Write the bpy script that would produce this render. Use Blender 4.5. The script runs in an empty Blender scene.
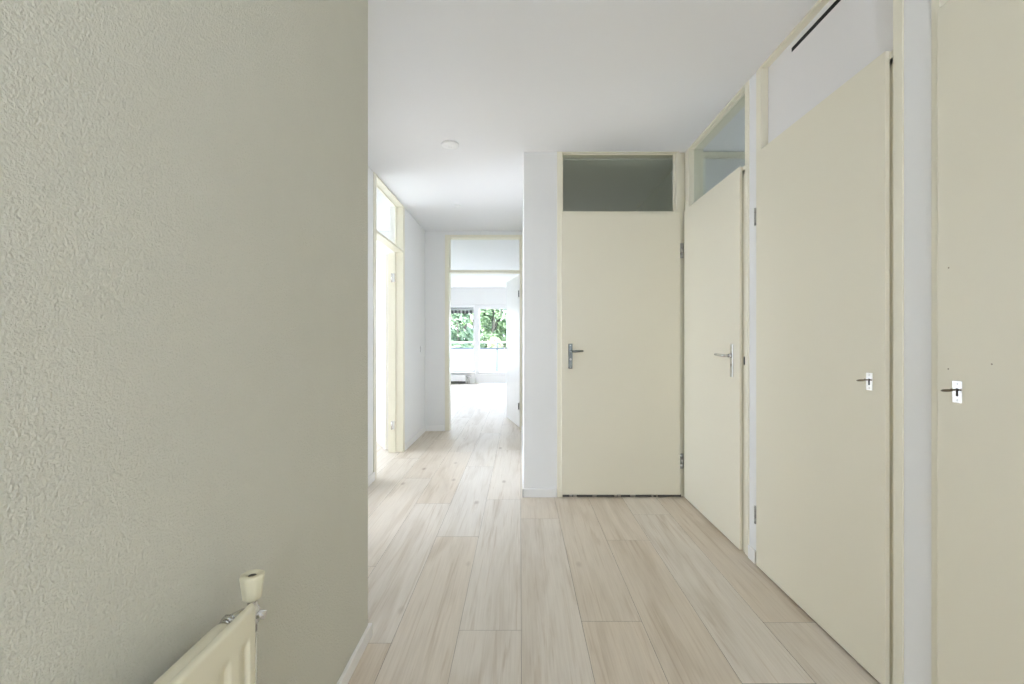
import bpy, bmesh, math, random
from mathutils import Vector, Matrix
R = math.radians
SC = bpy.context.scene
COL = SC.collection
CH = 2.60          # ceiling height
EYE = 1.183        # camera height

# ------------------------------------------------------------------ materials
def mat(name):
    m = bpy.data.materials.new(name); m.use_nodes = True
    nt = m.node_tree; nt.nodes.clear()
    out = nt.nodes.new('ShaderNodeOutputMaterial')
    return m, nt, out

def principled(name, col, rough=0.5, metal=0.0, spec=0.5, bump=None, mottle=None):
    """bump=(scale, strength, distance[, second scale]); mottle=(scale, amount): real unevenness of the paint"""
    m, nt, out = mat(name)
    p = nt.nodes.new('ShaderNodeBsdfPrincipled')
    p.inputs['Base Color'].default_value = (*col, 1)
    p.inputs['Roughness'].default_value = rough
    p.inputs['Metallic'].default_value = metal
    p.inputs['Specular IOR Level'].default_value = spec
    nt.links.new(p.outputs[0], out.inputs[0])
    tc = nt.nodes.new('ShaderNodeNewGeometry')
    if mottle:
        n = nt.nodes.new('ShaderNodeTexNoise'); n.inputs['Scale'].default_value = mottle[0]; n.inputs['Detail'].default_value = 3
        nt.links.new(tc.outputs['Position'], n.inputs['Vector'])
        mx = nt.nodes.new('ShaderNodeMix'); mx.data_type = 'RGBA'
        mx.inputs[6].default_value = (*[c*(1-mottle[1]) for c in col], 1)
        mx.inputs[7].default_value = (*[min(1, c*(1+mottle[1])) for c in col], 1)
        nt.links.new(n.outputs['Fac'], mx.inputs[0]); nt.links.new(mx.outputs[2], p.inputs['Base Color'])
    if bump:
        n = nt.nodes.new('ShaderNodeTexNoise'); n.inputs['Scale'].default_value = bump[0]; n.inputs['Detail'].default_value = 4
        n.inputs['Roughness'].default_value = 0.55
        nt.links.new(tc.outputs['Position'], n.inputs['Vector'])
        h = n.outputs['Fac']
        if len(bump) > 3:
            v = nt.nodes.new('ShaderNodeTexNoise'); v.inputs['Scale'].default_value = bump[3]; v.inputs['Detail'].default_value = 2
            nt.links.new(tc.outputs['Position'], v.inputs['Vector'])
            ad = nt.nodes.new('ShaderNodeMath'); ad.operation = 'MULTIPLY_ADD'; ad.inputs[1].default_value = 0.8
            nt.links.new(v.outputs['Fac'], ad.inputs[0]); nt.links.new(h, ad.inputs[2]); h = ad.outputs[0]
        b = nt.nodes.new('ShaderNodeBump'); b.inputs['Strength'].default_value = bump[1]; b.inputs['Distance'].default_value = bump[2]
        nt.links.new(h, b.inputs['Height']); nt.links.new(b.outputs[0], p.inputs['Normal'])
    return m

def glass_mat(name, tint=(1, 1, 1), ior=1.5):
    m, nt, out = mat(name)
    t = nt.nodes.new('ShaderNodeBsdfTransparent'); t.inputs[0].default_value = (*tint, 1)
    g = nt.nodes.new('ShaderNodeBsdfGlossy'); g.inputs['Roughness'].default_value = 0.02
    lw = nt.nodes.new('ShaderNodeLayerWeight'); lw.inputs['Blend'].default_value = 0.5
    pw = nt.nodes.new('ShaderNodeMath'); pw.operation = 'POWER'; pw.inputs[1].default_value = 5
    f = nt.nodes.new('ShaderNodeMath'); f.operation = 'MULTIPLY_ADD'; f.inputs[1].default_value = 0.9*0.7; f.inputs[2].default_value = ((ior-1)/(ior+1))**2
    nt.links.new(lw.outputs['Facing'], pw.inputs[0]); nt.links.new(pw.outputs[0], f.inputs[0])
    mx = nt.nodes.new('ShaderNodeMixShader')
    nt.links.new(f.outputs[0], mx.inputs[0]); nt.links.new(t.outputs[0], mx.inputs[1]); nt.links.new(g.outputs[0], mx.inputs[2])
    nt.links.new(mx.outputs[0], out.inputs[0])
    return m

def floor_mat():
    m, nt, out = mat('whitewashed_oak')
    N = nt.nodes.new; L = nt.links.new
    p = N('ShaderNodeBsdfPrincipled'); L(p.outputs[0], out.inputs[0])
    geo = N('ShaderNodeNewGeometry')
    at = N('ShaderNodeAttribute'); at.attribute_name = 'plank'; at.attribute_type = 'GEOMETRY'
    sep = N('ShaderNodeSeparateXYZ'); L(geo.outputs['Position'], sep.inputs[0])
    def mad(a, k, b=None):
        n = N('ShaderNodeMath'); n.operation = 'MULTIPLY_ADD'
        L(a, n.inputs[0]); n.inputs[1].default_value = k
        if b is None: n.inputs[2].default_value = 0
        elif isinstance(b, (int, float)): n.inputs[2].default_value = b
        else: L(b, n.inputs[2])
        return n.outputs[0]
    off = mad(at.outputs['Fac'], 37.0)
    def vec(sx, sy):
        c = N('ShaderNodeCombineXYZ')
        L(mad(sep.outputs['X'], sx, off), c.inputs[0]); L(mad(sep.outputs['Y'], sy, off), c.inputs[1]); L(off, c.inputs[2])
        return c.outputs[0]
    def noise(v, detail, dist=0.0, rough=0.5):
        n = N('ShaderNodeTexNoise'); n.inputs['Scale'].default_value = 1; n.inputs['Detail'].default_value = detail
        n.inputs['Distortion'].default_value = dist; n.inputs['Roughness'].default_value = rough
        L(v, n.inputs['Vector']); return n.outputs['Fac']
    def ramp(f, *stops):
        r = N('ShaderNodeValToRGB')
        e = r.color_ramp.elements
        while len(e) < len(stops): e.new(0.5)
        for el, (pos, c) in zip(e, stops): el.position = pos; el.color = (*c, 1)
        L(f, r.inputs[0]); return r.outputs[0]
    def mix(mode, f, a, b):
        x = N('ShaderNodeMix'); x.data_type = 'RGBA'; x.blend_type = mode
        if isinstance(f, (int, float)): x.inputs[0].default_value = f
        else: L(f, x.inputs[0])
        L(a, x.inputs[6]); L(b, x.inputs[7]); return x.outputs[2]
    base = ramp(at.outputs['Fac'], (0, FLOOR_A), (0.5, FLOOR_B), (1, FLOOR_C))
    cath = noise(vec(7, 0.9), 4, 1.2)                      # broad cathedral figure
    fig = ramp(cath, (0.30, (0.86, 0.83, 0.79)), (0.5, (1, 1, 1)), (0.72, (1.05, 1.05, 1.05)))
    fine = noise(vec(150, 5), 3, 0.2)                      # fine grain
    fin = ramp(fine, (0.25, (0.90, 0.88, 0.86)), (0.6, (1.02, 1.02, 1.02)))
    streak = noise(vec(26, 0.8), 5, 2.2, 0.6)              # darker streaks
    stk = ramp(streak, (0.30, (0.76, 0.69, 0.61)), (0.46, (1, 1, 1)))
    c = mix('MULTIPLY', 1.0, base, fig); c = mix('MULTIPLY', 0.8, c, fin); c = mix('MULTIPLY', 0.7, c, stk)
    vo = N('ShaderNodeTexVoronoi'); vo.inputs['Scale'].default_value = 1; L(vec(4.2, 1.9), vo.inputs['Vector'])   # knots
    kn = ramp(vo.outputs['Distance'], (0.02, (0.42, 0.34, 0.28)), (0.10, (1, 1, 1)))
    c = mix('MULTIPLY', 0.8, c, kn)
    L(c, p.inputs['Base Color'])
    rr = N('ShaderNodeMapRange'); rr.inputs[3].default_value = 0.40; rr.inputs[4].default_value = 0.55
    L(fine, rr.inputs[0]); L(rr.outputs[0], p.inputs['Roughness'])
    p.inputs['Specular IOR Level'].default_value = 0.5
    b = N('ShaderNodeBump'); b.inputs['Strength'].default_value = 0.08; b.inputs['Distance'].default_value = 0.001
    L(fine, b.inputs['Height']); L(b.outputs[0], p.inputs['Normal'])
    return m

def leaf_mat(name, a, b):
    m, nt, out = mat(name)
    p = nt.nodes.new('ShaderNodeBsdfPrincipled'); p.inputs['Roughness'].default_value = 0.5
    g = nt.nodes.new('ShaderNodeNewGeometry')
    r = nt.nodes.new('ShaderNodeValToRGB'); r.color_ramp.elements[0].color = (*a, 1); r.color_ramp.elements[1].color = (*b, 1)
    nt.links.new(g.outputs['Random Per Island'], r.inputs[0]); nt.links.new(r.outputs[0], p.inputs['Base Color'])
    t = nt.nodes.new('ShaderNodeBsdfTranslucent'); nt.links.new(r.outputs[0], t.inputs[0])
    mx = nt.nodes.new('ShaderNodeMixShader'); mx.inputs[0].default_value = 0.35
    nt.links.new(p.outputs[0], mx.inputs[1]); nt.links.new(t.outputs[0], mx.inputs[2]); nt.links.new(mx.outputs[0], out.inputs[0])
    return m

def stripe_mat(name, a, b, scale):
    m, nt, out = mat(name)
    p = nt.nodes.new('ShaderNodeBsdfPrincipled'); p.inputs['Roughness'].default_value = 0.8
    g = nt.nodes.new('ShaderNodeNewGeometry')
    w = nt.nodes.new('ShaderNodeTexWave'); w.wave_type = 'BANDS'; w.bands_direction = 'X'; w.inputs['Scale'].default_value = scale
    nt.links.new(g.outputs['Position'], w.inputs['Vector'])
    r = nt.nodes.new('ShaderNodeValToRGB'); r.color_ramp.interpolation = 'CONSTANT'
    r.color_ramp.elements[0].color = (*a, 1); r.color_ramp.elements[1].color = (*b, 1); r.color_ramp.elements[1].position = 0.5
    nt.links.new(w.outputs['Fac'], r.inputs[0]); nt.links.new(r.outputs[0], p.inputs['Base Color']); nt.links.new(p.outputs[0], out.inputs[0])
    return m

FLOOR_A, FLOOR_B, FLOOR_C = (0.635, 0.55, 0.445), (0.66, 0.595, 0.505), (0.69, 0.65, 0.59)  # last tone is cooler, with the bluish floor reflection put into it
M = {}
M['wall'] = principled('white_wall_paint', (0.785, 0.785, 0.775), 0.85, bump=(140, 0.15, 0.003))
M['plaster'] = principled('roughcast_cream_plaster', (0.65, 0.64, 0.555), 0.9, spec=0.3, bump=(150, 0.6, 0.0045, 300), mottle=(9, 0.02))
M['ceil'] = principled('sprayed_ceiling', (0.80, 0.80, 0.81), 0.9)
M['door'] = principled('cream_door_paint', (0.77, 0.73, 0.60), 0.42, spec=0.4, bump=(260, 0.03, 0.001))
M['frame'] = principled('cream_frame_paint', (0.785, 0.75, 0.62), 0.38, spec=0.45)
M['panel'] = principled('pale_lilac_white_panel', (0.77, 0.755, 0.745), 0.55)
M['base'] = principled('white_skirting', (0.82, 0.815, 0.80), 0.45)
M['rad'] = principled('cream_radiator_enamel', (0.74, 0.70, 0.535), 0.35)
M['alu'] = principled('brushed_aluminium', (0.66, 0.66, 0.65), 0.25, 1.0)
M['plate'] = principled('polished_nickel_plate', (0.92, 0.92, 0.93), 0.22, 1.0)
M['hole'] = principled('filled_nail_hole', (0.30, 0.25, 0.18), 0.9)
M['chrome'] = principled('chrome', (0.7, 0.7, 0.7), 0.15, 1.0)
M['steel'] = principled('dull_hinge_steel', (0.45, 0.45, 0.43), 0.45, 0.9)
M['brass'] = principled('tarnished_key_brass', (0.20, 0.165, 0.11), 0.4, 0.9)
M['dark'] = principled('black_gap', (0.012, 0.012, 0.012), 0.8)
M['grime'] = principled('dark_threshold', (0.10, 0.095, 0.085), 0.7)
M['seam'] = principled('dark_seam', (0.17, 0.14, 0.115), 0.9)
M['white'] = principled('white_plastic', (0.86, 0.86, 0.85), 0.35)
M['knob'] = principled('cream_plastic', (0.72, 0.68, 0.50), 0.4)
M['pvc'] = principled('white_window_frame', (0.82, 0.82, 0.82), 0.4)
M['white_door'] = principled('white_door_paint', (0.83, 0.82, 0.79), 0.3)
M['glass'] = glass_mat('clear_glass', (0.93, 0.95, 0.93))
M['clear'] = glass_mat('window_glass', (0.97, 0.98, 0.98), 1.3)
M['tile'] = principled('washroom_paint', (0.72, 0.735, 0.68), 0.7)
M['railw'] = principled('white_rail', (0.85, 0.85, 0.85), 0.4)
M['raild'] = principled('grey_rail', (0.13, 0.15, 0.18), 0.5)
M['cassette'] = principled('grey_awning_cassette', (0.30, 0.30, 0.29), 0.5)
M['alu_dark'] = principled('aluminium_dark_reflection', (0.20, 0.215, 0.21), 0.25, 1.0)  # dark reflection from behind the camera put into the metal colour
M['concrete'] = principled('balcony_concrete', (0.6, 0.6, 0.58), 0.9)
M['bark'] = principled('bark', (0.06, 0.054, 0.044), 0.9)
M['grass'] = principled('lawn', (0.12, 0.22, 0.05), 0.9, mottle=(2, 0.3))
M['leaf1'] = leaf_mat('leaves_dark', (0.07, 0.12, 0.06), (0.19, 0.27, 0.14))
M['leaf2'] = leaf_mat('leaves_light', (0.19, 0.28, 0.13), (0.40, 0.48, 0.26))
M['leaf3'] = leaf_mat('leaves_blueish', (0.08, 0.14, 0.085), (0.21, 0.29, 0.17))
M['awning'] = stripe_mat('striped_awning_cloth', (0.10, 0.095, 0.09), (0.34, 0.33, 0.31), 3)
M['floor'] = floor_mat()

# ------------------------------------------------------------------ builders
class MB:
    def __init__(self): self.bm = bmesh.new()
    def box(self, lo, hi, bev=0.0, T=None, seg=2):
        bm = bmesh.new()
        lo2 = [min(a, b) for a, b in zip(lo, hi)]; hi2 = [max(a, b) for a, b in zip(lo, hi)]
        vs = [bm.verts.new((x, y, z)) for x in (lo2[0], hi2[0]) for y in (lo2[1], hi2[1]) for z in (lo2[2], hi2[2])]
        for f in ((0,1,3,2),(4,6,7,5),(0,4,5,1),(2,3,7,6),(0,2,6,4),(1,5,7,3)): bm.faces.new([vs[i] for i in f])
        if bev > 0: bmesh.ops.bevel(bm, geom=list(bm.edges), offset=bev, segments=seg, affect='EDGES', profile=0.5)
        self._add(bm, T); return self
    def _add(self, bm, T=None, smooth=False):
        if T is not None:
            for v in bm.verts: v.co = T(v.co)
        bmesh.ops.recalc_face_normals(bm, faces=list(bm.faces))
        mp = {v: self.bm.verts.new(v.co) for v in bm.verts}
        for f in bm.faces:
            nf = self.bm.faces.new([mp[v] for v in f.verts]); nf.smooth = smooth or f.smooth
        bm.free()
    def tube(self, pts, r, seg=12, T=None, cap=True):
        bm = bmesh.new(); pts = [Vector(p) for p in pts]; rings = []
        rr = r if isinstance(r, (list, tuple)) else [r]*len(pts)
        n = len(pts)
        for i, p in enumerate(pts):
            d = (pts[min(i+1, n-1)] - pts[max(i-1, 0)]).normalized()
            up = Vector((0, 0, 1)) if abs(d.z) < 0.9 else Vector((1, 0, 0))
            a = d.cross(up).normalized(); b = d.cross(a)
            rings.append([bm.verts.new(p + rr[i]*(math.cos(t)*a + math.sin(t)*b)) for t in [2*math.pi*k/seg for k in range(seg)]])
        for i in range(n-1):
            for k in range(seg):
                f = bm.faces.new([rings[i][k], rings[i][(k+1) % seg], rings[i+1][(k+1) % seg], rings[i+1][k]]); f.smooth = True
        if cap: bm.faces.new(rings[0]); bm.faces.new(rings[-1][::-1])
        self._add(bm, T); return self
    def lathe(self, c, prof, seg=32, smooth=True, T=None):
        """prof = [(r, z)...] around the vertical through c"""
        bm = bmesh.new(); rings = []
        for r, z in prof:
            if r < 1e-6: rings.append([bm.verts.new((c[0], c[1], c[2]+z))])
            else: rings.append([bm.verts.new((c[0]+r*math.cos(2*math.pi*k/seg), c[1]+r*math.sin(2*math.pi*k/seg), c[2]+z)) for k in range(seg)])
        for a, b in zip(rings, rings[1:]):
            for k in range(seg):
                k2 = (k+1) % seg
                if len(a) == 1 and len(b) == 1: continue
                if len(a) == 1: f = bm.faces.new([a[0], b[k], b[k2]])
                elif len(b) == 1: f = bm.faces.new([a[k], a[k2], b[0]])
                else: f = bm.faces.new([a[k], a[k2], b[k2], b[k]])
                f.smooth = smooth
        self._add(bm, T); return self
    def cyl(self, a, b, r, seg=20, T=None): return self.tube([a, b], r, seg, T)

def world_loc(o):
    v = Vector(o.location)
    while o.parent: o = o.parent; v += Vector(o.location)
    return v

def obj(name, mb, material, parent=None):
    bm = mb.bm
    xs = [v.co.x for v in bm.verts]; ys = [v.co.y for v in bm.verts]; zs = [v.co.z for v in bm.verts]
    base = Vector(((min(xs)+max(xs))/2, (min(ys)+max(ys))/2, min(zs)))
    for v in bm.verts: v.co -= base
    me = bpy.data.meshes.new(name); bm.to_mesh(me); bm.free()
    me.materials.append(M[material])
    o = bpy.data.objects.new(name, me); COL.objects.link(o)
    o.parent = parent
    o.location = base - (world_loc(parent) if parent else Vector((0, 0, 0)))
    return o

def empty(name, loc):
    o = bpy.data.objects.new(name, None); o.empty_display_size = 0.1; COL.objects.link(o); o.location = loc; return o

def tag(o, label, cat, group=None, kind=None):
    o['label'] = label; o['category'] = cat
    if group: o['group'] = group
    if kind: o['kind'] = kind
    return o

def struct(o, label, cat): return tag(o, label, cat, kind='structure')

def axes(org, u, n):
    """(a along the wall, b out of the wall towards the hall, c up) -> world"""
    org, u, n = Vector(org), Vector(u), Vector(n); z = Vector((0, 0, 1))
    return lambda p: org + p[0]*u + p[1]*n + p[2]*z

def wall(name, boxes, material, label):
    m = MB()
    for lo, hi in boxes: m.box(lo, hi)
    return struct(obj(name, m, material), label, 'wall')

# ------------------------------------------------------------------ shell
XL, XR = -0.605, 1.25            # near left wall, right wall (faces)
YL = 1.79                        # end of the near left wall
XH = -1.235                      # left wall of the passage
YB = 3.39                        # wall ahead with the closed door
XB = 0.03                        # left face of the block
YE = 5.85                        # end of the passage
YW = 12.20                       # window wall of the living room
YR = -1.75                       # behind the camera

# floor of separate planks in one mesh
def build_floor():
    x0, x1, y0, y1 = -5.1, 3.6, YR-0.1, YW+0.05
    pw, pl, g = 0.2535, 1.50, 0.0006
    known = {0: 2.978, 1: 1.892, 2: 2.66, 3: 3.05, 4: 1.885, -1: 1.834, -2: 2.709, -3: 1.756, -4: 2.35, -5: 3.0}
    tone = {(0, 2): 0.42, (-1, 1): 0.78, (-1, 0): 0.70, (-2, 1): 0.85, (-3, 0): 0.12, (-3, 1): 0.72, (0, 1): 0.40, (1, 1): 0.35, (1, 0): 0.18, (2, 1): 0.3, (2, 0): 0.25}  # plank variation; left planks also painted paler and cooler for the bluish reflection
    rnd = random.Random(5)
    verts, faces, vals, mats = [], [], [], []
    k = math.floor((x0-0.005)/pw)
    while 0.005+k*pw < x1:
        a, b = max(x0, 0.005+k*pw), min(x1, 0.005+(k+1)*pw)
        j0 = known.get(k, rnd.random()*pl)
        y = j0 - pl*math.ceil((j0-y0)/pl)
        while y < y1:
            c, d = max(y0, y), min(y1, y+pl)
            if d-c > 0.01:
                idx = round((y-j0)/pl)+1
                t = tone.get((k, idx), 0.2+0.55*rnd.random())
                i = len(verts)
                A, B, C, D = a+g, b-g, c+g, d-g
                verts += [(A, C, 0), (B, C, 0), (B, D, 0), (A, D, 0), (a, c, -0.003), (b, c, -0.003), (b, d, -0.003), (a, d, -0.003)]
                faces += [(i, i+1, i+2, i+3), (i+4, i+5, i+1, i), (i+5, i+6, i+2, i+1), (i+6, i+7, i+3, i+2), (i+7, i+4, i, i+3)]
                vals += [t]*5; mats += [0, 1, 1, 1, 1]
            y += pl
        k += 1
    me = bpy.data.meshes.new('floor'); me.from_pydata(verts, [], faces)
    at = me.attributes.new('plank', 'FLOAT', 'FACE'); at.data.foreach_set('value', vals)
    me.materials.append(M['floor']); me.materials.append(M['seam'])
    me.polygons.foreach_set('material_index', mats)
    o = bpy.data.objects.new('floor', me); COL.objects.link(o)
    struct(o, 'pale whitewashed oak plank floor running from the hall into the living room', 'floor')
    m = MB(); m.box((x0-0.1, y0-0.1, -0.25), (x1+0.1, y1+0.1, -0.004))
    obj('subfloor', m, 'concrete', o)
build_floor()
m = MB(); m.box((-5.2, YR-0.2, CH), (3.7, YW+0.15, CH+0.2))
struct(obj('ceiling', m, 'ceil'), 'white sprayed ceiling over the hall, passage and rooms', 'ceiling')

wall('wall_left', [((XL-0.1, YR, 0), (XL, YL, CH)), ((XH-0.15, YL-0.1, 0), (XL-0.1, YL, CH))], 'plaster',
     'rough plastered cream wall close on the left beside the radiator')
wall('wall_passage_left', [((XH-0.15, YL, 0), (XH, 2.55, CH)), ((XH-0.15, 3.45, 0), (XH, 3.79, CH)), ((XH-0.15, 2.55, 2.1), (XH, 3.45, CH)), ((XH-0.15, 2.55, 0), (XH, 3.45, 0.1)), ((XH-0.15, 4.80, 0), (XH, YE, CH))], 'wall',
     'white left wall of the passage on both sides of the open door')
wall('wall_passage_end', [((XH-0.15, YE, 0), (-0.975, YE+0.14, CH)), ((-0.975, YE, 2.55), (0.03, YE+0.14, CH)), ((0.03, YE, 0), (1.4, YE+0.14, CH)),
                          ((-5.0, YE, 0), (XH-0.15, YE+0.14, CH))], 'wall',
     'white wall at the far end of the passage around the living room doorway')
wall('wall_back', [((XB, YB, 0), (0.279, YB+0.1, CH)), ((XB, YB+0.1, 0), (XB+0.1, YE, CH))], 'wall',
     'narrow white wall left of the closed door straight ahead, turning the corner into the passage')
wall('wall_right', [((XR, 2.372, 0), (XR+0.1, 2.452, CH)), ((XR, 1.362, 0), (XR+0.1, 1.465, CH)), ((XR, YR, 0), (XR+0.1, 0.42, CH))], 'wall',
     'white wall strips between the doors on the right side of the hall')
wall('wall_rear', [((XL-0.1, YR-0.1, 0), (-0.35, YR, CH)), ((0.45, YR-0.1, 0), (2.0, YR, CH)), ((-0.35, YR-0.1, 2.3), (0.45, YR, CH)), ((-0.35, YR-0.1, 0), (0.45, YR, 0.9))], 'wall',
   'white wall behind the viewer with an added unseen window')
# rooms behind the closed doors
wall('wall_cupboard', [((2.0, YR, 0), (2.05, 2.40, CH)), ((XR+0.1, 2.372, 0), (2.05, 2.42, CH)), ((XR+0.1, 1.38, 0), (2.0, 1.44, CH))], 'wall', 'partition walls inside the built-in cupboards')
wall('wall_washroom', [((1.262, YB, 0), (1.40, YE, CH))], 'tile', 'grey wall of the dark washroom behind the transom glass')
m = MB(); m.box((0.13, YE-0.02, 0), (1.262, YE, CH)); struct(obj('wall_washroom_end', m, 'tile'), 'far grey wall of the dark washroom', 'wall')
m = MB(); m.box((0.13, YB+0.12, CH-0.012), (1.262, YE-0.02, CH-0.001)); struct(obj('ceiling_washroom', m, 'tile'), 'grey washroom ceiling seen through the transom over the closed door', 'ceiling')
wall('wall_bedroom', [((1.40, YB+0.01, 0), (3.6, YB+0.1, CH)), ((3.5, 2.42, 0), (3.6, YB+0.01, 1.1)), ((3.5, 2.42, 2.1), (3.6, YB+0.01, CH)), ((3.5, 2.42, 1.1), (3.6, 2.5, 2.1)), ((3.5, 3.1, 1.1), (3.6, YB+0.01, 2.1)),
                      ((2.05, 2.36, 0), (3.6, 2.42, CH))], 'wall', 'white walls of the room behind the right-hand transom glass')
m = MB(); m.box((1.37, YB-0.012, 2.552), (3.49, YB+0.009, 2.598), 0.003); struct(obj('trim_8', m, 'frame'), 'cream rail on the wall of the room behind the right-hand transom', 'trim')
# side room on the left
wall('wall_side_room', [((-5.1, 3.5, 0), (XH-0.15, 3.6, CH)), ((-5.1, 3.6, 0), (-5.0, 3.7, CH)), ((-5.1, 5.5, 0), (-5.0, YE+0.14, CH)), ((-5.1, 3.7, 0), (-5.0, 5.5, 0.4)), ((-5.1, 3.7, 2.4), (-5.0, 5.5, CH))], 'wall',
     'white walls of the bright room behind the open door on the left')
# living room
wall('wall_living_room', [((-3.7, YE+0.14, 0), (-3.6, 7.2, CH)), ((-3.7, 9.4, 0), (-3.6, YW, CH)), ((-3.7, 7.2, 0), (-3.6, 9.4, 0.9)), ((-3.7, 7.2, 2.4), (-3.6, 9.4, CH)),
                          ((1.3, YE+0.14, 0), (1.4, YW, CH)),
                          ((-3.7, YW, 2.14), (1.4, YW+0.15, CH)), ((-3.7, YW, 0), (-3.35, YW+0.15, 2.14)), ((1.05, YW, 0), (1.4, YW+0.15, 2.14)),
                          ((-3.35, YW, 0), (-1.205, YW+0.15, 0.29))], 'wall', 'white living room walls around the window and balcony door')

# ------------------------------------------------------------------ skirting
def baseboard(name, segs, label, h=0.062):
    m = MB()
    for lo, hi in segs: m.box((*lo, 0), (*hi, h), 0.003)
    return struct(obj(name, m, 'base'), label, 'baseboard')
baseboard('baseboard_left', [((XL, YR), (XL+0.014, YL+0.012)), ((XL-0.4, YL), (XL, YL+0.012))], 'low white skirting along the rough left wall', 0.052)
baseboard('baseboard_passage', [((XH, YL), (XH+0.012, 3.80)), ((XH, 4.81), (XH+0.012, YE)), ((XH, YE-0.012), (-0.985, YE))], 'white skirting along the passage wall by the open door', 0.07)
baseboard('baseboard_back', [((XB-0.012, YB-0.012), (0.275, YB)), ((XB-0.012, YB-0.012), (XB, YE))], 'white skirting under the narrow wall left of the closed door', 0.065)
baseboard('baseboard_right', [((XR-0.012, 2.376), (XR, 2.447)), ((XR-0.012, 1.37), (XR, 1.46)), ((XR-0.012, YR), (XR, 0.40))], 'white skirting on the wall strips between the right-hand doors', 0.07)

# ------------------------------------------------------------------ door frames (fixed) and leaves (hinged)
def door_frame(name, T, a0, a1, o0, o1, head, bar, depth, label, rebate=0.035, head_h=0.012, top=CH, stop=True, right_b=None):
    """a0..a1 outer width, o0..o1 opening, bar=(z0,z1) cross rail over the leaf; b=0 is the wall face"""
    m = MB(); f = 0.006
    m.box((a0, -depth, 0), (o0, f, top), 0.002, T); m.box((o1, -depth, 0), (a1, f if right_b is None else right_b, top), 0.002, T)
    m.box((o0, -depth, top-head_h), (o1, f, top), 0.002, T)
    m.box((o0, -depth, bar[0]), (o1, f, bar[1]), 0.002, T)
    if stop:                         # rebate the leaf closes against
        m.box((o0, -depth, 0), (o0+0.045, -rebate, bar[0]), 0.001, T); m.box((o1-0.045, -depth, 0), (o1, -rebate, bar[0]), 0.001, T)
        m.box((o0, -depth, bar[0]-0.02), (o1, -rebate, bar[0]), 0.001, T)
    return struct(obj(name, m, 'frame'), label, 'door frame')

def transom(parent, T, o0, o1, z0, z1, b, material='glass', bead=0.006):
    m = MB()
    for lo, hi in (((o0, b, z0), (o0+bead, b+0.014, z1)), ((o1-bead, b, z0), (o1, b+0.014, z1)), ((o0, b, z0), (o1, b+0.014, z0+bead)), ((o0, b, z1-bead), (o1, b+0.014, z1))): m.box(lo, hi, 0.001, T)
    obj('glazing_bead', m, 'frame', parent)
    m = MB(); m.box((o0+0.002, b-0.005, z0+0.002), (o1-0.002, b, z1-0.002), 0, T)
    return obj('transom_pane', m, material, parent)

def lever_handle(parent, T, a, z0, z1, zl, d, lock='keyhole', length=0.115, metal='alu'):
    """lever on a long backplate; d=+1/-1 way the lever points along a; b=0 at the leaf face"""
    m = MB(); m.box((a-0.0155, 0, z0), (a+0.0155, 0.007, z1), 0.0025, T)
    h = obj('door_handle', m, metal, parent)
    m = MB(); m.cyl((a, 0.006, zl), (a, 0.022, zl), 0.0115, 20, T)
    pts = [(a, 0.020, zl), (a, 0.040, zl), (a+d*0.006, 0.048, zl+0.0005), (a+d*0.02, 0.051, zl+0.001), (a+d*0.06, 0.051, zl+0.003), (a+d*length, 0.049, zl+0.004)]
    m.tube(pts, [0.0085, 0.0085, 0.009, 0.009, 0.008, 0.0065], 14, T)
    obj('lever', m, metal, h)
    zk = z0 + 0.38*(z1-z0)
    m = MB()
    if lock == 'turn':
        m.cyl((a, 0.006, zk), (a, 0.020, zk), 0.008, 18, T); m.box((a-0.003, 0.018, zk-0.009), (a+0.003, 0.028, zk+0.009), 0.001, T)
        obj('privacy_turn', m, 'chrome', h)
    else:
        m.cyl((a, 0.006, zk), (a, 0.0078, zk), 0.0042, 14, T); m.box((a-0.0022, 0.006, zk-0.013), (a+0.0022, 0.0078, zk), 0, T)
        obj('keyhole', m, 'dark', h)
    m = MB()
    for z in (z0+0.012, z1-0.012): m.cyl((a, 0.006, z), (a, 0.0082, z), 0.0035, 12, T)
    obj('screw', m, 'chrome', h)
    return h

def hinge(parent, T, a, z, b=0.0, h=0.10, r=0.0065, plate=True, side=1):
    m = MB()
    for k in range(3):
        za = z - h/2 + k*h/3
        m.cyl((a, b+r, za+0.001), (a, b+r, za+h/3-0.001), r, 14, T)
    if plate: m.box((a, b-0.001, z-h/2), (a+side*0.018, b+0.003, z+h/2), 0.0006, T)
    o = obj('hinge', m, 'steel', parent)
    return o

# ---- 1: closed door straight ahead
T1 = axes((0, YB, 0), (1, 0, 0), (0, -1, 0))
fr = door_frame('trim_1', T1, 0.279, 1.2485, 0.320, 1.195, CH, (2.128, 2.151), 0.10, 'cream frame with glazed transom around the closed door straight ahead', head_h=0.008, right_b=-0.012)
transom(fr, T1, 0.320, 1.195, 2.151, CH-0.008, -0.030)
m = MB(); m.box((1.160, -0.034, 2.151), (1.176, -0.012, CH-0.008), 0.002, T1); m.box((1.176, -0.034, 2.151), (1.203, 0.004, CH-0.008), 0.002, T1); obj('glazing_bead', m, 'frame', fr)
m = MB(); m.box((0.309, 0.005, 0.024), (1.200, 0.022, 2.130), 0.003, T1); m.box((0.323, -0.03, 0.024), (1.192, 0.0045, 2.120), 0.001, T1)
d1 = struct(obj('door_1', m, 'door'), 'closed flat cream door straight ahead under a dark transom', 'door')
T1f = axes((0, YB-0.022, 0), (1, 0, 0), (0, -1, 0))
lever_handle(d1, T1f, 0.377, 0.968, 1.155, 1.098, 1, 'turn', 0.09, 'alu_dark')
for z in (1.853, 0.275): hinge(d1, T1, 1.2115, z, 0.006, 0.11, 0.0105, True, 1)
m = MB(); m.box((0.30, -0.10, 0.0), (1.215, -0.002, 0.016), 0.002, T1)
rs = random.Random(3)
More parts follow.
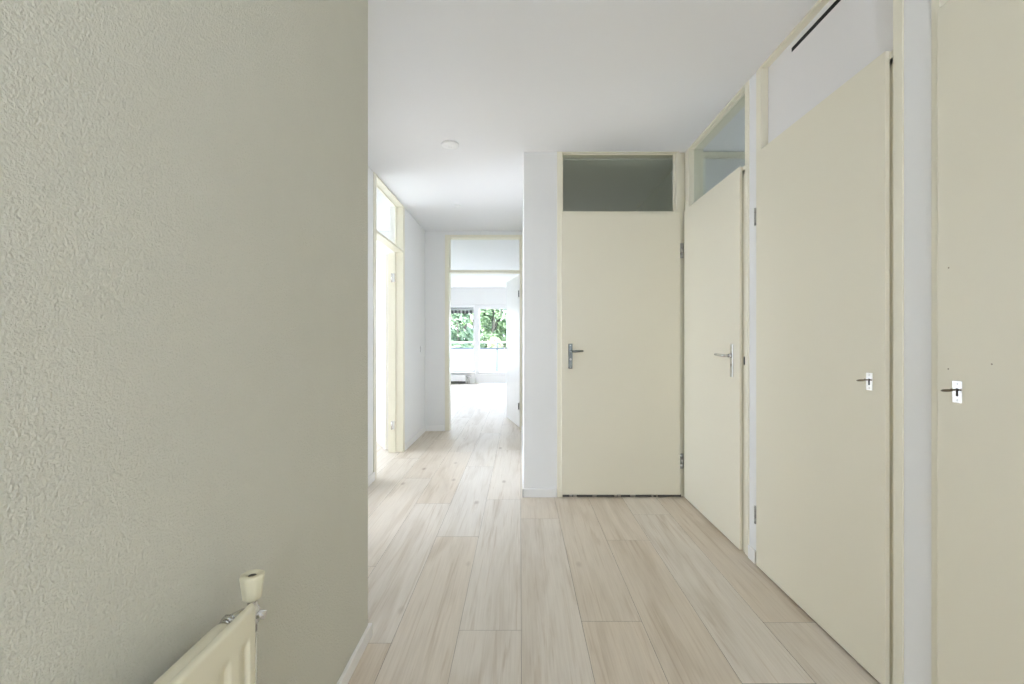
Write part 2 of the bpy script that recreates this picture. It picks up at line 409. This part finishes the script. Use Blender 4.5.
th = struct(obj('trim_2', m, 'grime'), 'dark worn threshold under the closed door straight ahead', 'threshold')
for x in (0.37, 0.40, 0.545, 0.71, 0.735, 0.83, 0.99, 1.005):
    w = 0.02+rs.random()*0.02
    m = MB(); m.box((x, -0.004, 0.003), (x+w, 0.001, 0.013+rs.random()*0.006), 0.001, T1); obj('scuff_strip', m, 'alu', th)

# ---- 2: right-hand door beyond the strip
T2 = axes((XR, 0, 0), (0, 1, 0), (-1, 0, 0))
fr = door_frame('trim_3', T2, 2.452, YB-0.002, 2.490, 3.315, CH, (2.128, 2.151), 0.10, 'cream frame with glazed transom around the right-hand door next to the corner', rebate=0.0)
transom(fr, T2, 2.490, 3.315, 2.151, CH-0.012, -0.030)
m = MB(); m.box((2.4905, -0.001, 1.044), (2.512, 0.002, 1.090), 0.0005, T2); obj('strike_plate', m, 'dark', fr)
m = MB(); m.box((2.519, 0.005, 0.008), (3.372, 0.021, 2.155), 0.003, T2); m.box((2.526, 0.001, 0.012), (3.311, 0.0045, 2.122), 0.001, T2)
d2 = struct(obj('door_2', m, 'door'), 'closed flat cream door on the right wall nearest the corner, with lever handle', 'door')
T2f = axes((XR-0.021, 0, 0), (0, 1, 0), (-1, 0, 0))
lever_handle(d2, T2f, 2.606, 0.969, 1.160, 1.092, 1, 'keyhole')

# ---- 3 and 4: cupboard doors with keys
def cupboard(n, T, Tf, a0, o0, o1, a1, leaf, key_a, label_d, label_f, slot, hinge_a=None):
    f = door_frame('trim_%d' % n[0], T, a0, a1, o0, o1, CH, (2.128, 2.152), 0.10, label_f, rebate=0.0, head_h=0.014)
    m = MB()
    z0, z1 = 2.152, CH-0.014
    if slot:
        s0, s1, sz0, sz1 = slot
        r = (sz1-sz0)/2; zc = (sz0+sz1)/2
        m.box((o0, -0.042, z0), (o1, -0.030, sz0), 0, T); m.box((o0, -0.042, sz1), (o1, -0.030, z1), 0, T)
        m.box((o0, -0.042, sz0), (s0, -0.030, sz1), 0, T); m.box((s1, -0.042, sz0), (o1, -0.030, sz1), 0, T)
    else: m.box((o0, -0.042, z0), (o1, -0.030, z1), 0, T)
    pn = obj('transom_panel', m, 'panel', f)
    if slot:
        m = MB(); m.box((s0+0.0005, -0.041, sz0+0.0005), (s1-0.0005, -0.0305, sz1-0.0005), 0, T); obj('vent_slot', m, 'dark', pn)
        m = MB(); m.cyl((1.76, -0.031, 2.44), (1.76, -0.0292, 2.44), 0.004, 12, T); obj('screw_cap', m, 'panel', pn)
    if slot:
        m = MB(); m.box((o0+0.0004, -0.001, 1.026), (o0+0.0045, 0.0015, 1.216), 0.0005, T); obj('strike_plate', m, 'dark', f)
    m = MB(); m.box((leaf[0], 0.005, 0.010), (leaf[1], 0.021, 2.157), 0.003, T); m.box((o0+0.025, 0.001, 0.012), (o1-0.004, 0.0045, 2.122), 0.001, T)
    d = struct(obj('door_%d' % n[1], m, 'door'), label_d, 'door')
    m = MB(); zk = 1.037
    m.box((key_a-0.0145, 0, zk-0.031), (key_a+0.0145, 0.003, zk+0.031), 0.001, Tf)
    e = obj('key_plate', m, 'plate', d)
    m = MB(); m.cyl((key_a, 0.0028, zk+0.006), (key_a, 0.0036, zk+0.006), 0.0045, 16, Tf); m.box((key_a-0.0028, 0.0028, zk-0.012), (key_a+0.0028, 0.0036, zk+0.005), 0, Tf)
    obj('keyhole', m, 'dark', e)
    m = MB()
    for z in (zk+0.023, zk-0.023): m.cyl((key_a, 0.0028, z), (key_a, 0.0040, z), 0.003, 12, Tf)
    obj('screw', m, 'chrome', e)
    if hinge_a is not None:
        for z in (1.83, 0.265): hinge(d, T, hinge_a, z, 0.010, 0.09, 0.0065, True, 1)
    # key
    m = MB(); m.cyl((key_a, 0.0042, zk+0.006), (key_a, 0.020, zk+0.006), 0.0026, 12, Tf)
    m.cyl((key_a, 0.017, zk+0.006), (key_a, 0.019, zk+0.006), 0.0042, 12, Tf)
    k = obj('key', m, 'brass')
    m = MB()
    pts = [(key_a+0.011*math.sin(2*math.pi*i/24), 0.031-0.012*math.cos(2*math.pi*i/24), zk+0.006-0.003*(0.5-0.5*math.cos(2*math.pi*i/24))) for i in range(25)]
    m.tube(pts, 0.0019, 8, Tf, cap=False); obj('key_bow', m, 'brass', k)
    return f, d, k
_, d3, k1 = cupboard((4, 3), T2, T2f, 1.465, 1.502, 2.322, 2.372, (1.514, 2.343), 1.5805,
    'flat cream cupboard door right of the lever-handle door, key in its small white plate', 'cream frame with pale transom panel and black slot over the nearer cupboard door', (1.58, 2.122, 2.538, 2.560), 2.3585)
tag(k1, 'small dark brass key in the lock of the cupboard door below the black slot', 'key')
_, d4, k2 = cupboard((5, 4), T2, T2f, 0.42, 0.46, 1.335, 1.362, (0.475, 1.328), 1.2625,
    'flat cream cupboard door cut off by the right edge of the photo, key in its plate', 'cream frame around the cupboard door at the right edge of the photo', None, None)
tag(k2, 'small dark brass key in the lock of the cupboard door at the right edge', 'key')
for (y, z) in ((1.29, 1.39), (1.291, 1.10), (1.172, 1.12)):
    m = MB(); m.cyl((y, 0, z), (y, 0.0006, z), 0.0022, 10, T2f); obj('nail_hole', m, 'hole', d4)

# ---- 5: open door of the bright side room on the left
T5 = axes((XH, 0, 0), (0, 1, 0), (1, 0, 0))
fr = door_frame('trim_6', T5, 3.79, 4.80, 3.86, 4.74, CH, (2.105, 2.128), 0.085, 'cream frame with glazed transom around the open door on the left of the passage', head_h=0.014, stop=False)
transom(fr, T5, 3.86, 4.74, 2.128, CH-0.014, -0.078, 'clear')
m = MB(); m.box((4.728, -0.15, 0), (4.741, -0.075, 2.105), 0.001, T5); m.box((3.859, -0.15, 0), (3.872, -0.075, 2.105), 0.001, T5); obj('door_stop', m, 'frame', fr)
for z in (1.836, 0.288):
    m = MB(); m.box((4.7235, -0.118, z-0.045), (4.729, -0.082, z+0.045), 0.001, T5)
    m.cyl((4.722, -0.112, z-0.045), (4.722, -0.112, z+0.045), 0.006, 12, T5); obj('hinge_leaf', m, 'alu', fr)
u = Vector((-0.481, 0.877, 0)); nn = Vector((0.877, 0.481, 0))
T5d = axes((-1.402, 4.815, 0), u, nn)
m = MB(); m.box((0, -0.04, 0.012), (0.86, 0, 2.10), 0.003, T5d)
d5 = struct(obj('door_5', m, 'white_door'), 'sunlit white door standing wide open in the bright room on the left', 'door')
lever_handle(d5, axes((-1.402, 4.815, 0), u, nn), 0.80, 0.97, 1.16, 1.09, -1)

# ---- 6: living room doorway at the end of the passage
T6 = axes((0, YE, 0), (1, 0, 0), (0, -1, 0))
fr = door_frame('trim_7', T6, -0.975, XB, -0.920, -0.002, CH, (2.062, 2.092), 0.14, 'cream frame with clear transom around the living room doorway at the end of the passage', head_h=0.035, top=2.55, stop=False)
transom(fr, T6, -0.920, -0.002, 2.092, 2.515, -0.07, 'clear', 0.006)
u = Vector((-0.231, 0.973, 0)); nn = Vector((-0.973, -0.231, 0))
T6d = axes((-0.008, YE+0.17, 0), u, nn)
m = MB(); m.box((0, -0.04, 0.012), (0.86, 0, 2.06), 0.003, T6d)
d6 = struct(obj('door_6', m, 'white_door'), 'white door standing open into the living room at the end of the passage', 'door')
lever_handle(d6, T6d, 0.80, 0.95, 1.13, 1.06, -1)
for z in (1.8, 0.3): hinge(d6, axes((-0.008, YE+0.15, 0), (1, 0, 0), (-1, 0, 0)), -0.004, z, 0.0, 0.09, 0.006, False)

# ------------------------------------------------------------------ radiator by the left wall
def radiator():
    y0, y1, xf, zt, zb = -0.35, 0.856, -0.500, 0.682, 0.10
    root = empty('radiator', (xf-0.02, (y0+y1)/2, 0.0))
    tag(root, 'cream enamelled fluted panel radiator on the rough left wall, cut off by the bottom edge', 'radiator')
    # fluted front panel rolled over at the top
    bm = bmesh.new(); pitch = 0.0548; th = 0.018; r = 0.007
    cols = []
    ys = [y1 - (y1-y0)*i/440 for i in range(441)]
    prof = [(0.0, zb)] + [(0.0, zb+0.03+0.04*i/5) for i in range(6)] + [(0.0, zb+0.10+(zt-zb-0.20)*i/6) for i in range(7)] + [(0.0, zt-0.085+0.05*i/7) for i in range(8)]
    prof += [(0.0, zt-r)] + [(-r+r*math.cos(t), zt-r+r*math.sin(t)) for t in [math.pi/2*k/5 for k in range(1, 6)]]
    prof += [(-th+r-r*math.sin(t), zt-r+r*math.cos(t)) for t in [math.pi/2*k/5 for k in range(0, 6)]] + [(-th, zb)]
    def sm(a, b, x): x = max(0, min(1, (x-a)/(b-a))); return x*x*(3-2*x)
    for y in ys:
        s = ((y1 - 0.0375 - y)/pitch); fphase = abs(s - round(s))*pitch
        g = 0.0 if (y > y1-0.015 or y < y0+0.015) else 1-sm(0.009, 0.0145, fphase)
        col = []
        for (dx, z) in prof:
            d = 0
            if dx == 0.0: d = 0.0085*g*sm(zb+0.04, zb+0.055, z)*(1-sm(zt-0.068, zt-0.050, z))
            e = 0.004*sm(y1-0.006, y1, y)
            col.append(bm.verts.new((xf+dx-d-(e if dx > -0.01 else -0.0), y, z)))
        cols.append(col)
    for a, b in zip(cols, cols[1:]):
        for i in range(len(prof)-1): bm.faces.new([a[i], a[i+1], b[i+1], b[i]]).smooth = True
    bm.faces.new(cols[0]); bm.faces.new(cols[-1][::-1])
    m = MB(); m._add(bm); obj('panel', m, 'rad', root)
    # header pipe and rear channel behind the panel
    m = MB(); m.tube([(-0.563, y0+0.02, 0.633), (-0.563, y1-0.02, 0.633), (-0.563, y1-0.005, 0.633), (-0.563, y1+0.002, 0.638)], [0.017, 0.017, 0.016, 0.011], 18); obj('header_pipe', m, 'rad', root)
    m = MB()
    for k in range(22):
        y = y1-0.06-k*pitch; 
        if y > y0+0.03: m.box((-0.560, y-0.004, 0.16), (-0.5185, y+0.004, 0.615), 0.001)
    fins = obj('convector_fin', m, 'rad', root); fins['kind'] = 'stuff'
    for y in (y1-0.22, y0+0.22):
        m = MB(); m.box((XL+0.0015, y-0.015, 0.18), (XL+0.006, y+0.015, 0.60), 0.001); m.box((XL+0.002, y-0.012, 0.57), (-0.556, y+0.012, 0.60), 0.001); m.box((XL+0.002, y-0.012, 0.2), (-0.556, y+0.012, 0.23), 0.001)
        obj('bracket', m, 'rad', root)
    # valve
    vy, vx = 0.905, -0.5385
    m = MB(); m.tube([(-0.563, y1+0.001, 0.638), (-0.561, y1+0.02, 0.640), (-0.551, vy-0.012, 0.640), (vx, vy, 0.636)], 0.0095, 14)
    m.tube([(-0.563, y1+0.004, 0.638), (-0.562, y1+0.016, 0.639)], 0.0145, 6)
    m.lathe((vx, vy, 0.632), [(0, -0.035), (0.009, -0.035), (0.009, -0.02), (0.013, -0.016), (0.014, 0.010), (0.010, 0.016), (0.009, 0.026), (0.013, 0.030), (0.013, 0.038), (0, 0.038)], 20)
    m.tube([(vx, vy, 0.60), (vx, vy, 0.006)], 0.0075, 14)
    m.tube([(vx, vy, 0.632), (vx+0.024, vy+0.004, 0.628)], [0.010, 0.008], 12)
    v = obj('valve', m, 'chrome', root)
    m = MB(); seg = 48
    bmk = bmesh.new(); rings = []
    for r0, z in ((0.0, 0.0), (0.0150, 0.0), (0.0172, 0.003), (0.0228, 0.045), (0.0222, 0.048), (0.0205, 0.0495), (0.0105, 0.0495), (0.0098, 0.046), (0.0, 0.0455)):
        if r0 == 0: rings.append([bmk.verts.new((vx, vy, 0.663+z))]*seg); continue
        ring = []
        for k in range(seg):
            t = 2*math.pi*k/seg; rr = r0
            if r0 > 0.0115: rr = r0*(1-0.055*(0.5-0.5*math.cos(8*t)))
            ring.append(bmk.verts.new((vx+rr*math.cos(t), vy+rr*math.sin(t), 0.663+z)))
        rings.append(ring)
    for a, b in zip(rings, rings[1:]):
        for k in range(seg):
            q = []
            for vv in (a[k], a[(k+1) % seg], b[(k+1) % seg], b[k]):
                if vv not in q: q.append(vv)
            if len(q) > 2: bmk.faces.new(q).smooth = True
    m._add(bmk); kb = obj('valve_knob', m, 'knob', v)
    m = MB(); m.lathe((vx, vy, 0.7087), [(0, 0), (0.0078, 0), (0.0078, 0.0006), (0, 0.0012)], 16); obj('knob_screw', m, 'grime', kb)
radiator()

# ------------------------------------------------------------------ small fittings
m = MB(); m.lathe((-0.505, 3.25, CH-0.024), [(0, 0), (0.030, 0.0), (0.034, 0.003), (0.040, 0.006), (0.058, 0.009), (0.062, 0.013), (0.062, 0.0235), (0, 0.0235)], 40)
sd = tag(obj('smoke_detector', m, 'white'), 'round white smoke detector on the ceiling of the hall', 'smoke detector')
m = MB(); m.lathe((-0.505, 3.25, CH-0.027), [(0, 0), (0.012, 0), (0.014, 0.003), (0, 0.003)], 20); obj('sensor_button', m, 'white', sd)
m = MB(); m.lathe((-0.66, 4.74, CH-0.012), [(0, 0), (0.028, 0.001), (0.036, 0.006), (0.036, 0.0115), (0, 0.0115)], 28)
cc = tag(obj('ceiling_outlet_cover', m, 'white'), 'tiny white round lamp outlet cover on the passage ceiling beyond the smoke detector', 'outlet cover')
T8 = axes((XH, 0, 0), (0, 1, 0), (1, 0, 0))
m = MB(); m.box((5.56, 0.0005, 1.03), (5.64, 0.010, 1.11), 0.003, T8)
sw = tag(obj('light_switch', m, 'white'), 'white light switch on the passage wall left of the living room doorway', 'light switch')
m = MB(); m.box((5.575, 0.009, 1.042), (5.625, 0.014, 1.098), 0.003, T8); obj('rocker', m, 'white', sw)

# ------------------------------------------------------------------ living room window wall
def pane(parent, lo, hi, name='pane'):
    m = MB(); m.box(lo, hi); return obj(name, m, 'clear', parent)
def window(name, x0, x1, z0, z1, y, fw, label, cat='window'):
    m = MB()
    for lo, hi in (((x0, y, z0), (x0+fw, y+0.08, z1)), ((x1-fw, y, z0), (x1, y+0.08, z1)), ((x0+fw, y, z0), (x1-fw, y+0.08, z0+fw)), ((x0+fw, y, z1-fw), (x1-fw, y+0.08, z1))): m.box(lo, hi, 0.004)
    o = struct(obj(name, m, 'pvc'), label, cat)
    pane(o, (x0+fw-0.005, y+0.035, z0+fw-0.005), (x1-fw+0.005, y+0.045, z1-fw+0.005))
    return o
YF = YW+0.04
w1 = window('window_1', -3.35, -1.205, 0.315, 2.138, YF, 0.06, 'wide living room window with white frame left of the balcony door')
m = MB(); m.box((-3.38, YW-0.10, 0.290), (-1.21, YW+0.12, 0.314), 0.004); obj('window_sill', m, 'white', w1)
# glazed balcony door and the fixed light beside it
m = MB(); y = YF; x0, x1 = -1.20, -0.20
for lo, hi in (((x0, y, 0.0), (x0+0.10, y+0.08, 2.138)), ((x1-0.10, y, 0), (x1, y+0.08, 2.138)), ((x0+0.10, y, 2.03), (x1-0.10, y+0.08, 2.138)), ((x0+0.10, y, 0.01), (x1-0.10, y+0.08, 0.32))): m.box(lo, hi, 0.004)
m.box((x0+0.02, y-0.03, 0.225), (x1-0.02, y, 0.25), 0.003)
bd = struct(obj('door_7', m, 'pvc'), 'glazed white balcony door at the far end of the living room', 'door')
pane(bd, (x0+0.095, y+0.035, 0.315), (x1-0.095, y+0.045, 2.035))
window('window_2', -0.195, 1.05, 0.0, 2.138, YF, 0.06, 'tall fixed living room window right of the balcony door, behind the open door')
# low convector radiator under the window, with its valve
root = empty('convector_radiator', (-2.3, YW-0.10, 0)); tag(root, 'low white convector radiator under the far living room window', 'radiator')
m = MB(); m.box((-3.1, YW-0.13, 0.075), (-1.46, YW-0.03, 0.245), 0.006); obj('casing', m, 'pvc', root)
m = MB(); m.box((-3.08, YW-0.12, 0.030), (-1.47, YW-0.04, 0.074), 0.002); obj('air_inlet', m, 'grime', root)
for x in (-2.9, -1.7):
    m = MB(); m.box((x-0.02, YW-0.11, 0), (x+0.02, YW-0.05, 0.0295), 0.002); obj('foot', m, 'pvc', root)
m = MB(); m.tube([(-1.462, YW-0.08, 0.20), (-1.40, YW-0.08, 0.20), (-1.375, YW-0.08, 0.185), (-1.37, YW-0.08, 0.003)], 0.011, 12); m.tube([(-1.462, YW-0.08, 0.11), (-1.43, YW-0.08, 0.11), (-1.42, YW-0.08, 0.10), (-1.42, YW-0.08, 0.003)], 0.011, 12)
m.tube([(-1.40, YW-0.08, 0.20), (-1.31, YW-0.08, 0.20)], 0.021, 14); obj('valve_pipe', m, 'alu', root)

# ------------------------------------------------------------------ balcony and outdoors
m = MB(); m.box((-4.0, YW+0.15, -0.22), (1.8, 13.85, -0.03)); struct(obj('balcony_floor', m, 'concrete'), 'concrete balcony floor outside the living room window', 'balcony')
rl = empty('balcony_railing', (-1.1, 13.72, -0.03)); tag(rl, 'balcony railing of white panels between grey posts under a white handrail', 'railing')
m = MB(); m.box((-4.0, 13.69, 1.09), (1.8, 13.75, 1.13), 0.008); obj('handrail', m, 'railw', rl)
m = MB(); m.box((-4.0, 13.70, 0.90), (1.8, 13.74, 0.945), 0.006); obj('lower_rail', m, 'raild', rl)
for x in (-2.85, -0.70, 1.45):
    m = MB(); m.box((x-0.02, 13.70, -0.03), (x+0.02, 13.74, 1.09), 0.004); obj('post', m, 'raild', rl)
for a, b in zip((-4.0, -2.83, -0.68), (-2.87, -0.72, 1.43)):
    m = MB(); m.box((a+0.005, 13.715, 0.05), (b-0.005, 13.725, 0.895), 0.003); obj('infill_panel', m, 'railw', rl)
aw = empty('awning', (-2.3, YW+0.22, 2.0)); tag(aw, 'rolled-up awning with striped valance outside the living room window', 'awning')
m = MB(); m.box((-3.45, YW+0.16, 2.01), (-1.24, YW+0.30, 2.12), 0.02); obj('cassette', m, 'cassette', aw)
bm = bmesh.new(); top, bot = [], []
for i in range(133):
    x = -3.42+2.16*i/132
    top.append(bm.verts.new((x, YW+0.285+0.004*math.sin(i*0.9), 2.005))); bot.append(bm.verts.new((x, YW+0.285+0.010*math.sin(i*0.9), 1.895+0.03*abs(math.sin(i*math.pi/6)))))
for i in range(132): bm.faces.new([top[i], top[i+1], bot[i+1], bot[i]]).smooth = True
bmesh.ops.solidify(bm, geom=list(bm.faces), thickness=0.004)
m = MB(); m._add(bm); obj('valance', m, 'awning', aw)
m = MB(); m.box((-1.255, YW+0.17, 1.86), (-1.225, YW+0.29, 2.11), 0.006); obj('side_bracket', m, 'raild', aw)

m = MB(); m.box((-40, 14.5, -3.3), (40, 70, -3.1)); struct(obj('ground', m, 'grass'), 'lawn below the balcony', 'ground')
def tree(x, y, h, rad, leafm, seed, label, n=2600, size=0.30):
    rnd = random.Random(seed); zb = -3.1
    m = MB(); m.tube([(x, y, zb), (x+0.05, y, zb+h*0.3), (x-0.05, y+0.05, zb+h*0.6), (x, y, zb+h*0.85)], [0.2, 0.16, 0.1, 0.04], 10)
    for k in range(6):
        a = k*1.05+rnd.random(); z = zb+h*(0.35+0.07*k)
        m.tube([(x, y, z), (x+rad*0.35*math.cos(a), y+rad*0.35*math.sin(a), z+0.5), (x+rad*0.7*math.cos(a), y+rad*0.7*math.sin(a), z+1.1)], [0.07, 0.045, 0.02], 7)
    root = tag(empty('tree', (x, y, zb)), label, 'tree', 'trees beyond the balcony')
    obj('trunk', m, 'bark', root)
    blobs = []
    for k in range(30):
        t = rnd.random(); a = rnd.random()*6.283; rr = rad*(0.25+0.6*rnd.random())*math.sin(math.pi*(0.12+0.8*t))
        blobs.append((x+rr*math.cos(a), y+rr*math.sin(a), zb+h*(0.28+0.70*t), rad*(0.22+0.18*rnd.random())))
    bm = bmesh.new()
    for i in range(n):
        bx, by, bz, br = rnd.choice(blobs)
        d = Vector((rnd.gauss(0, 1), rnd.gauss(0, 1), rnd.gauss(0, 0.8))); d.normalize()
        c = Vector((bx, by, bz)) + d*br*(0.75+0.3*rnd.random())
        nrm = (d + Vector((rnd.uniform(-.6, .6), rnd.uniform(-.6, .6), rnd.uniform(-.2, .8)))).normalized()
        a = nrm.cross(Vector((rnd.random(), rnd.random(), rnd.random()+0.1))).normalized(); b = nrm.cross(a)
        s = size*(0.5+0.7*rnd.random())
        p = [c-a*s*0.5, c+b*s*0.22+nrm*s*0.06, c+a*s*0.5, c-b*s*0.22+nrm*s*0.06]
        bm.faces.new([bm.verts.new(q) for q in p])
    me = bpy.data.meshes.new('foliage'); bm.to_mesh(me); bm.free(); me.materials.append(M[leafm])
    o = bpy.data.objects.new('foliage', me); COL.objects.link(o); o.parent = root; o.location = -Vector(root.location)
tree(-2.55, 19.0, 6.2, 0.95, 'leaf3', 1, 'dark bluish green tree seen through the window left of the balcony door')
tree(-2.7, 26.5, 7.4, 1.7, 'leaf2', 2, 'light yellowish green tree standing behind the bluish one')
tree(-1.3, 22.3, 6.8, 1.2, 'leaf1', 3, 'mid green tree seen through the balcony door')
tree(-0.95, 16.8, 4.3, 0.65, 'leaf2', 4, 'low bright green tree just above the balcony railing')
tree(1.6, 24.5, 7.2, 1.5, 'leaf1', 5, 'dark green tree hidden by the open living room door')
tree(-6.2, 22, 7.0, 1.6, 'leaf1', 6, 'dark green tree beyond the far left of the living room window')
tree(-0.9, 31.5, 8.4, 2.1, 'leaf3', 7, 'tall pale tree standing furthest back behind the others')

# ------------------------------------------------------------------ other windows (out of frame)
def side_window(name, x, y0, y1, z0, z1, label):
    m = MB(); f = 0.06
    for lo, hi in (((x, y0, z0), (x+0.07, y0+f, z1)), ((x, y1-f, z0), (x+0.07, y1, z1)), ((x, y0+f, z0), (x+0.07, y1-f, z0+f)), ((x, y0+f, z1-f), (x+0.07, y1-f, z1)), ((x, (y0+y1)/2-0.03, z0+f), (x+0.07, (y0+y1)/2+0.03, z1-f))): m.box(lo, hi, 0.004)
    o = struct(obj(name, m, 'pvc'), label, 'window'); pane(o, (x+0.03, y0+f-0.005, z0+f-0.005), (x+0.04, y1-f+0.005, z1-f+0.005)); return o
side_window('window_3', -5.085, 3.7, 5.5, 0.4, 2.4, 'large window of the bright room on the left')
side_window('window_6', -3.685, 7.2, 9.4, 0.9, 2.4, 'large unseen side window added to brighten the living room')  # added out of view to let more sky light into the living room
side_window('window_7', XH-0.11, 2.55, 3.45, 0.1, 2.1, 'tall window hidden round the corner of the rough left wall')
side_window('window_4', 3.515, 2.5, 3.1, 1.1, 2.1, 'window of the room behind the right-hand transom')
m = MB(); y = YR-0.08
for lo, hi in (((-0.35, y, 0.9), (-0.29, y+0.06, 2.3)), ((0.39, y, 0.9), (0.45, y+0.06, 2.3)), ((-0.29, y, 0.9), (0.39, y+0.06, 0.96)), ((-0.29, y, 2.24), (0.39, y+0.06, 2.3))): m.box(lo, hi, 0.004)
fd = struct(obj('window_5', m, 'pvc'), 'unseen window added behind the viewer to light the near hall', 'window'); pane(fd, (-0.295, y+0.025, 0.955), (0.395, y+0.035, 2.245))  # invented opening, lets fill light into the near hall

# ------------------------------------------------------------------ light
W = bpy.data.worlds.new('sky'); SC.world = W; W.use_nodes = True
bg = W.node_tree.nodes['Background']
sky = W.node_tree.nodes.new('ShaderNodeTexSky'); sky.sky_type = 'HOSEK_WILKIE'; sky.turbidity = 6; sky.ground_albedo = 0.4
sky.sun_direction = Vector((-0.4, -0.55, 0.75)).normalized()
mx = W.node_tree.nodes.new('ShaderNodeMix'); mx.data_type = 'RGBA'; mx.inputs[0].default_value = 0.75
mx.inputs[7].default_value = (0.80, 0.88, 1.06, 1)
W.node_tree.links.new(sky.outputs[0], mx.inputs[6]); W.node_tree.links.new(mx.outputs[2], bg.inputs[0])
bg.inputs[1].default_value = 6.0

def area(name, loc, rot, sx, sy, power, col=(1, 1, 1), portal=False):
    l = bpy.data.lights.new(name, 'AREA'); l.shape = 'RECTANGLE'; l.size = sx; l.size_y = sy; l.energy = power; l.color = col
    if portal: l.cycles.is_portal = True
    o = bpy.data.objects.new(name, l); COL.objects.link(o); o.location = loc; o.rotation_euler = rot; return o
area('window_portal', (-1.15, YW+0.155, 1.1), (R(-90), 0, 0), 4.4, 2.1, 1, portal=True)
area('side_window_portal', (-5.12, 4.6, 1.4), (0, R(-90), 0), 2.0, 1.8, 1, portal=True)
area('bedroom_window_portal', (3.62, 2.8, 1.6), (0, R(90), 0), 1.0, 0.6, 1, portal=True)
area('front_window_portal', (0.05, YR-0.12, 1.6), (R(90), 0, 0), 0.8, 1.4, 1, portal=True)
# area lamps added behind unseen windows to boost the daylight
area('side_window_daylight', (-5.4, 4.6, 1.5), (0, R(-90), 0), 2.2, 2.0, 38, (0.92, 0.96, 1.0))
area('living_window_portal', (-3.72, 8.3, 1.65), (0, R(-90), 0), 1.5, 2.2, 1, portal=True)
area('front_window_fill', (-0.05, YR-0.45, 1.4), (R(90), 0, 0), 1.3, 2.2, 11, (1.0, 0.99, 0.98))  # added fill lamp for the near hall, outside the invented window
area('hall_window_portal', (XH-0.16, 3.0, 1.1), (0, R(-90), 0), 2.0, 0.9, 1, portal=True)
pl = bpy.data.lights.new('washroom_fill_light', 'POINT'); pl.energy = 1.0; pl.shadow_soft_size = 0.12  # added fill with no visible source, lifts the room behind the transom
po = bpy.data.objects.new('washroom_fill_light', pl); COL.objects.link(po); po.location = (0.45, 5.2, 1.7)
s = bpy.data.lights.new('sun', 'SUN'); s.energy = 6.0; s.angle = R(2); s.color = (1, 0.96, 0.88)
so = bpy.data.objects.new('sun', s); COL.objects.link(so); so.location = (0, 5, 12)
so.rotation_euler = Vector((0.25, 0.60, -0.75)).to_track_quat('-Z', 'Y').to_euler()

# ------------------------------------------------------------------ camera and view
cam = bpy.data.cameras.new('camera'); cam.sensor_width = 36; cam.lens = 450/1024*36
cam.shift_x = -(520-512)/1024; cam.shift_y = -(342-340)/1024; cam.clip_start = 0.05; cam.clip_end = 200
co = bpy.data.objects.new('camera', cam); COL.objects.link(co); co.location = (0, 0, EYE); co.rotation_euler = (R(90), 0, 0)
SC.camera = co
vs = SC.view_settings; vs.view_transform = 'Standard'; vs.look = 'None'; vs.gamma = 1.0; vs.use_curve_mapping = False; vs.exposure = 1.25
SC.cycles.use_denoising = True
SC.cycles.max_bounces = 16; SC.cycles.diffuse_bounces = 10; SC.cycles.glossy_bounces = 6; SC.cycles.transparent_max_bounces = 16
SC.cycles.sample_clamp_indirect = 8.0
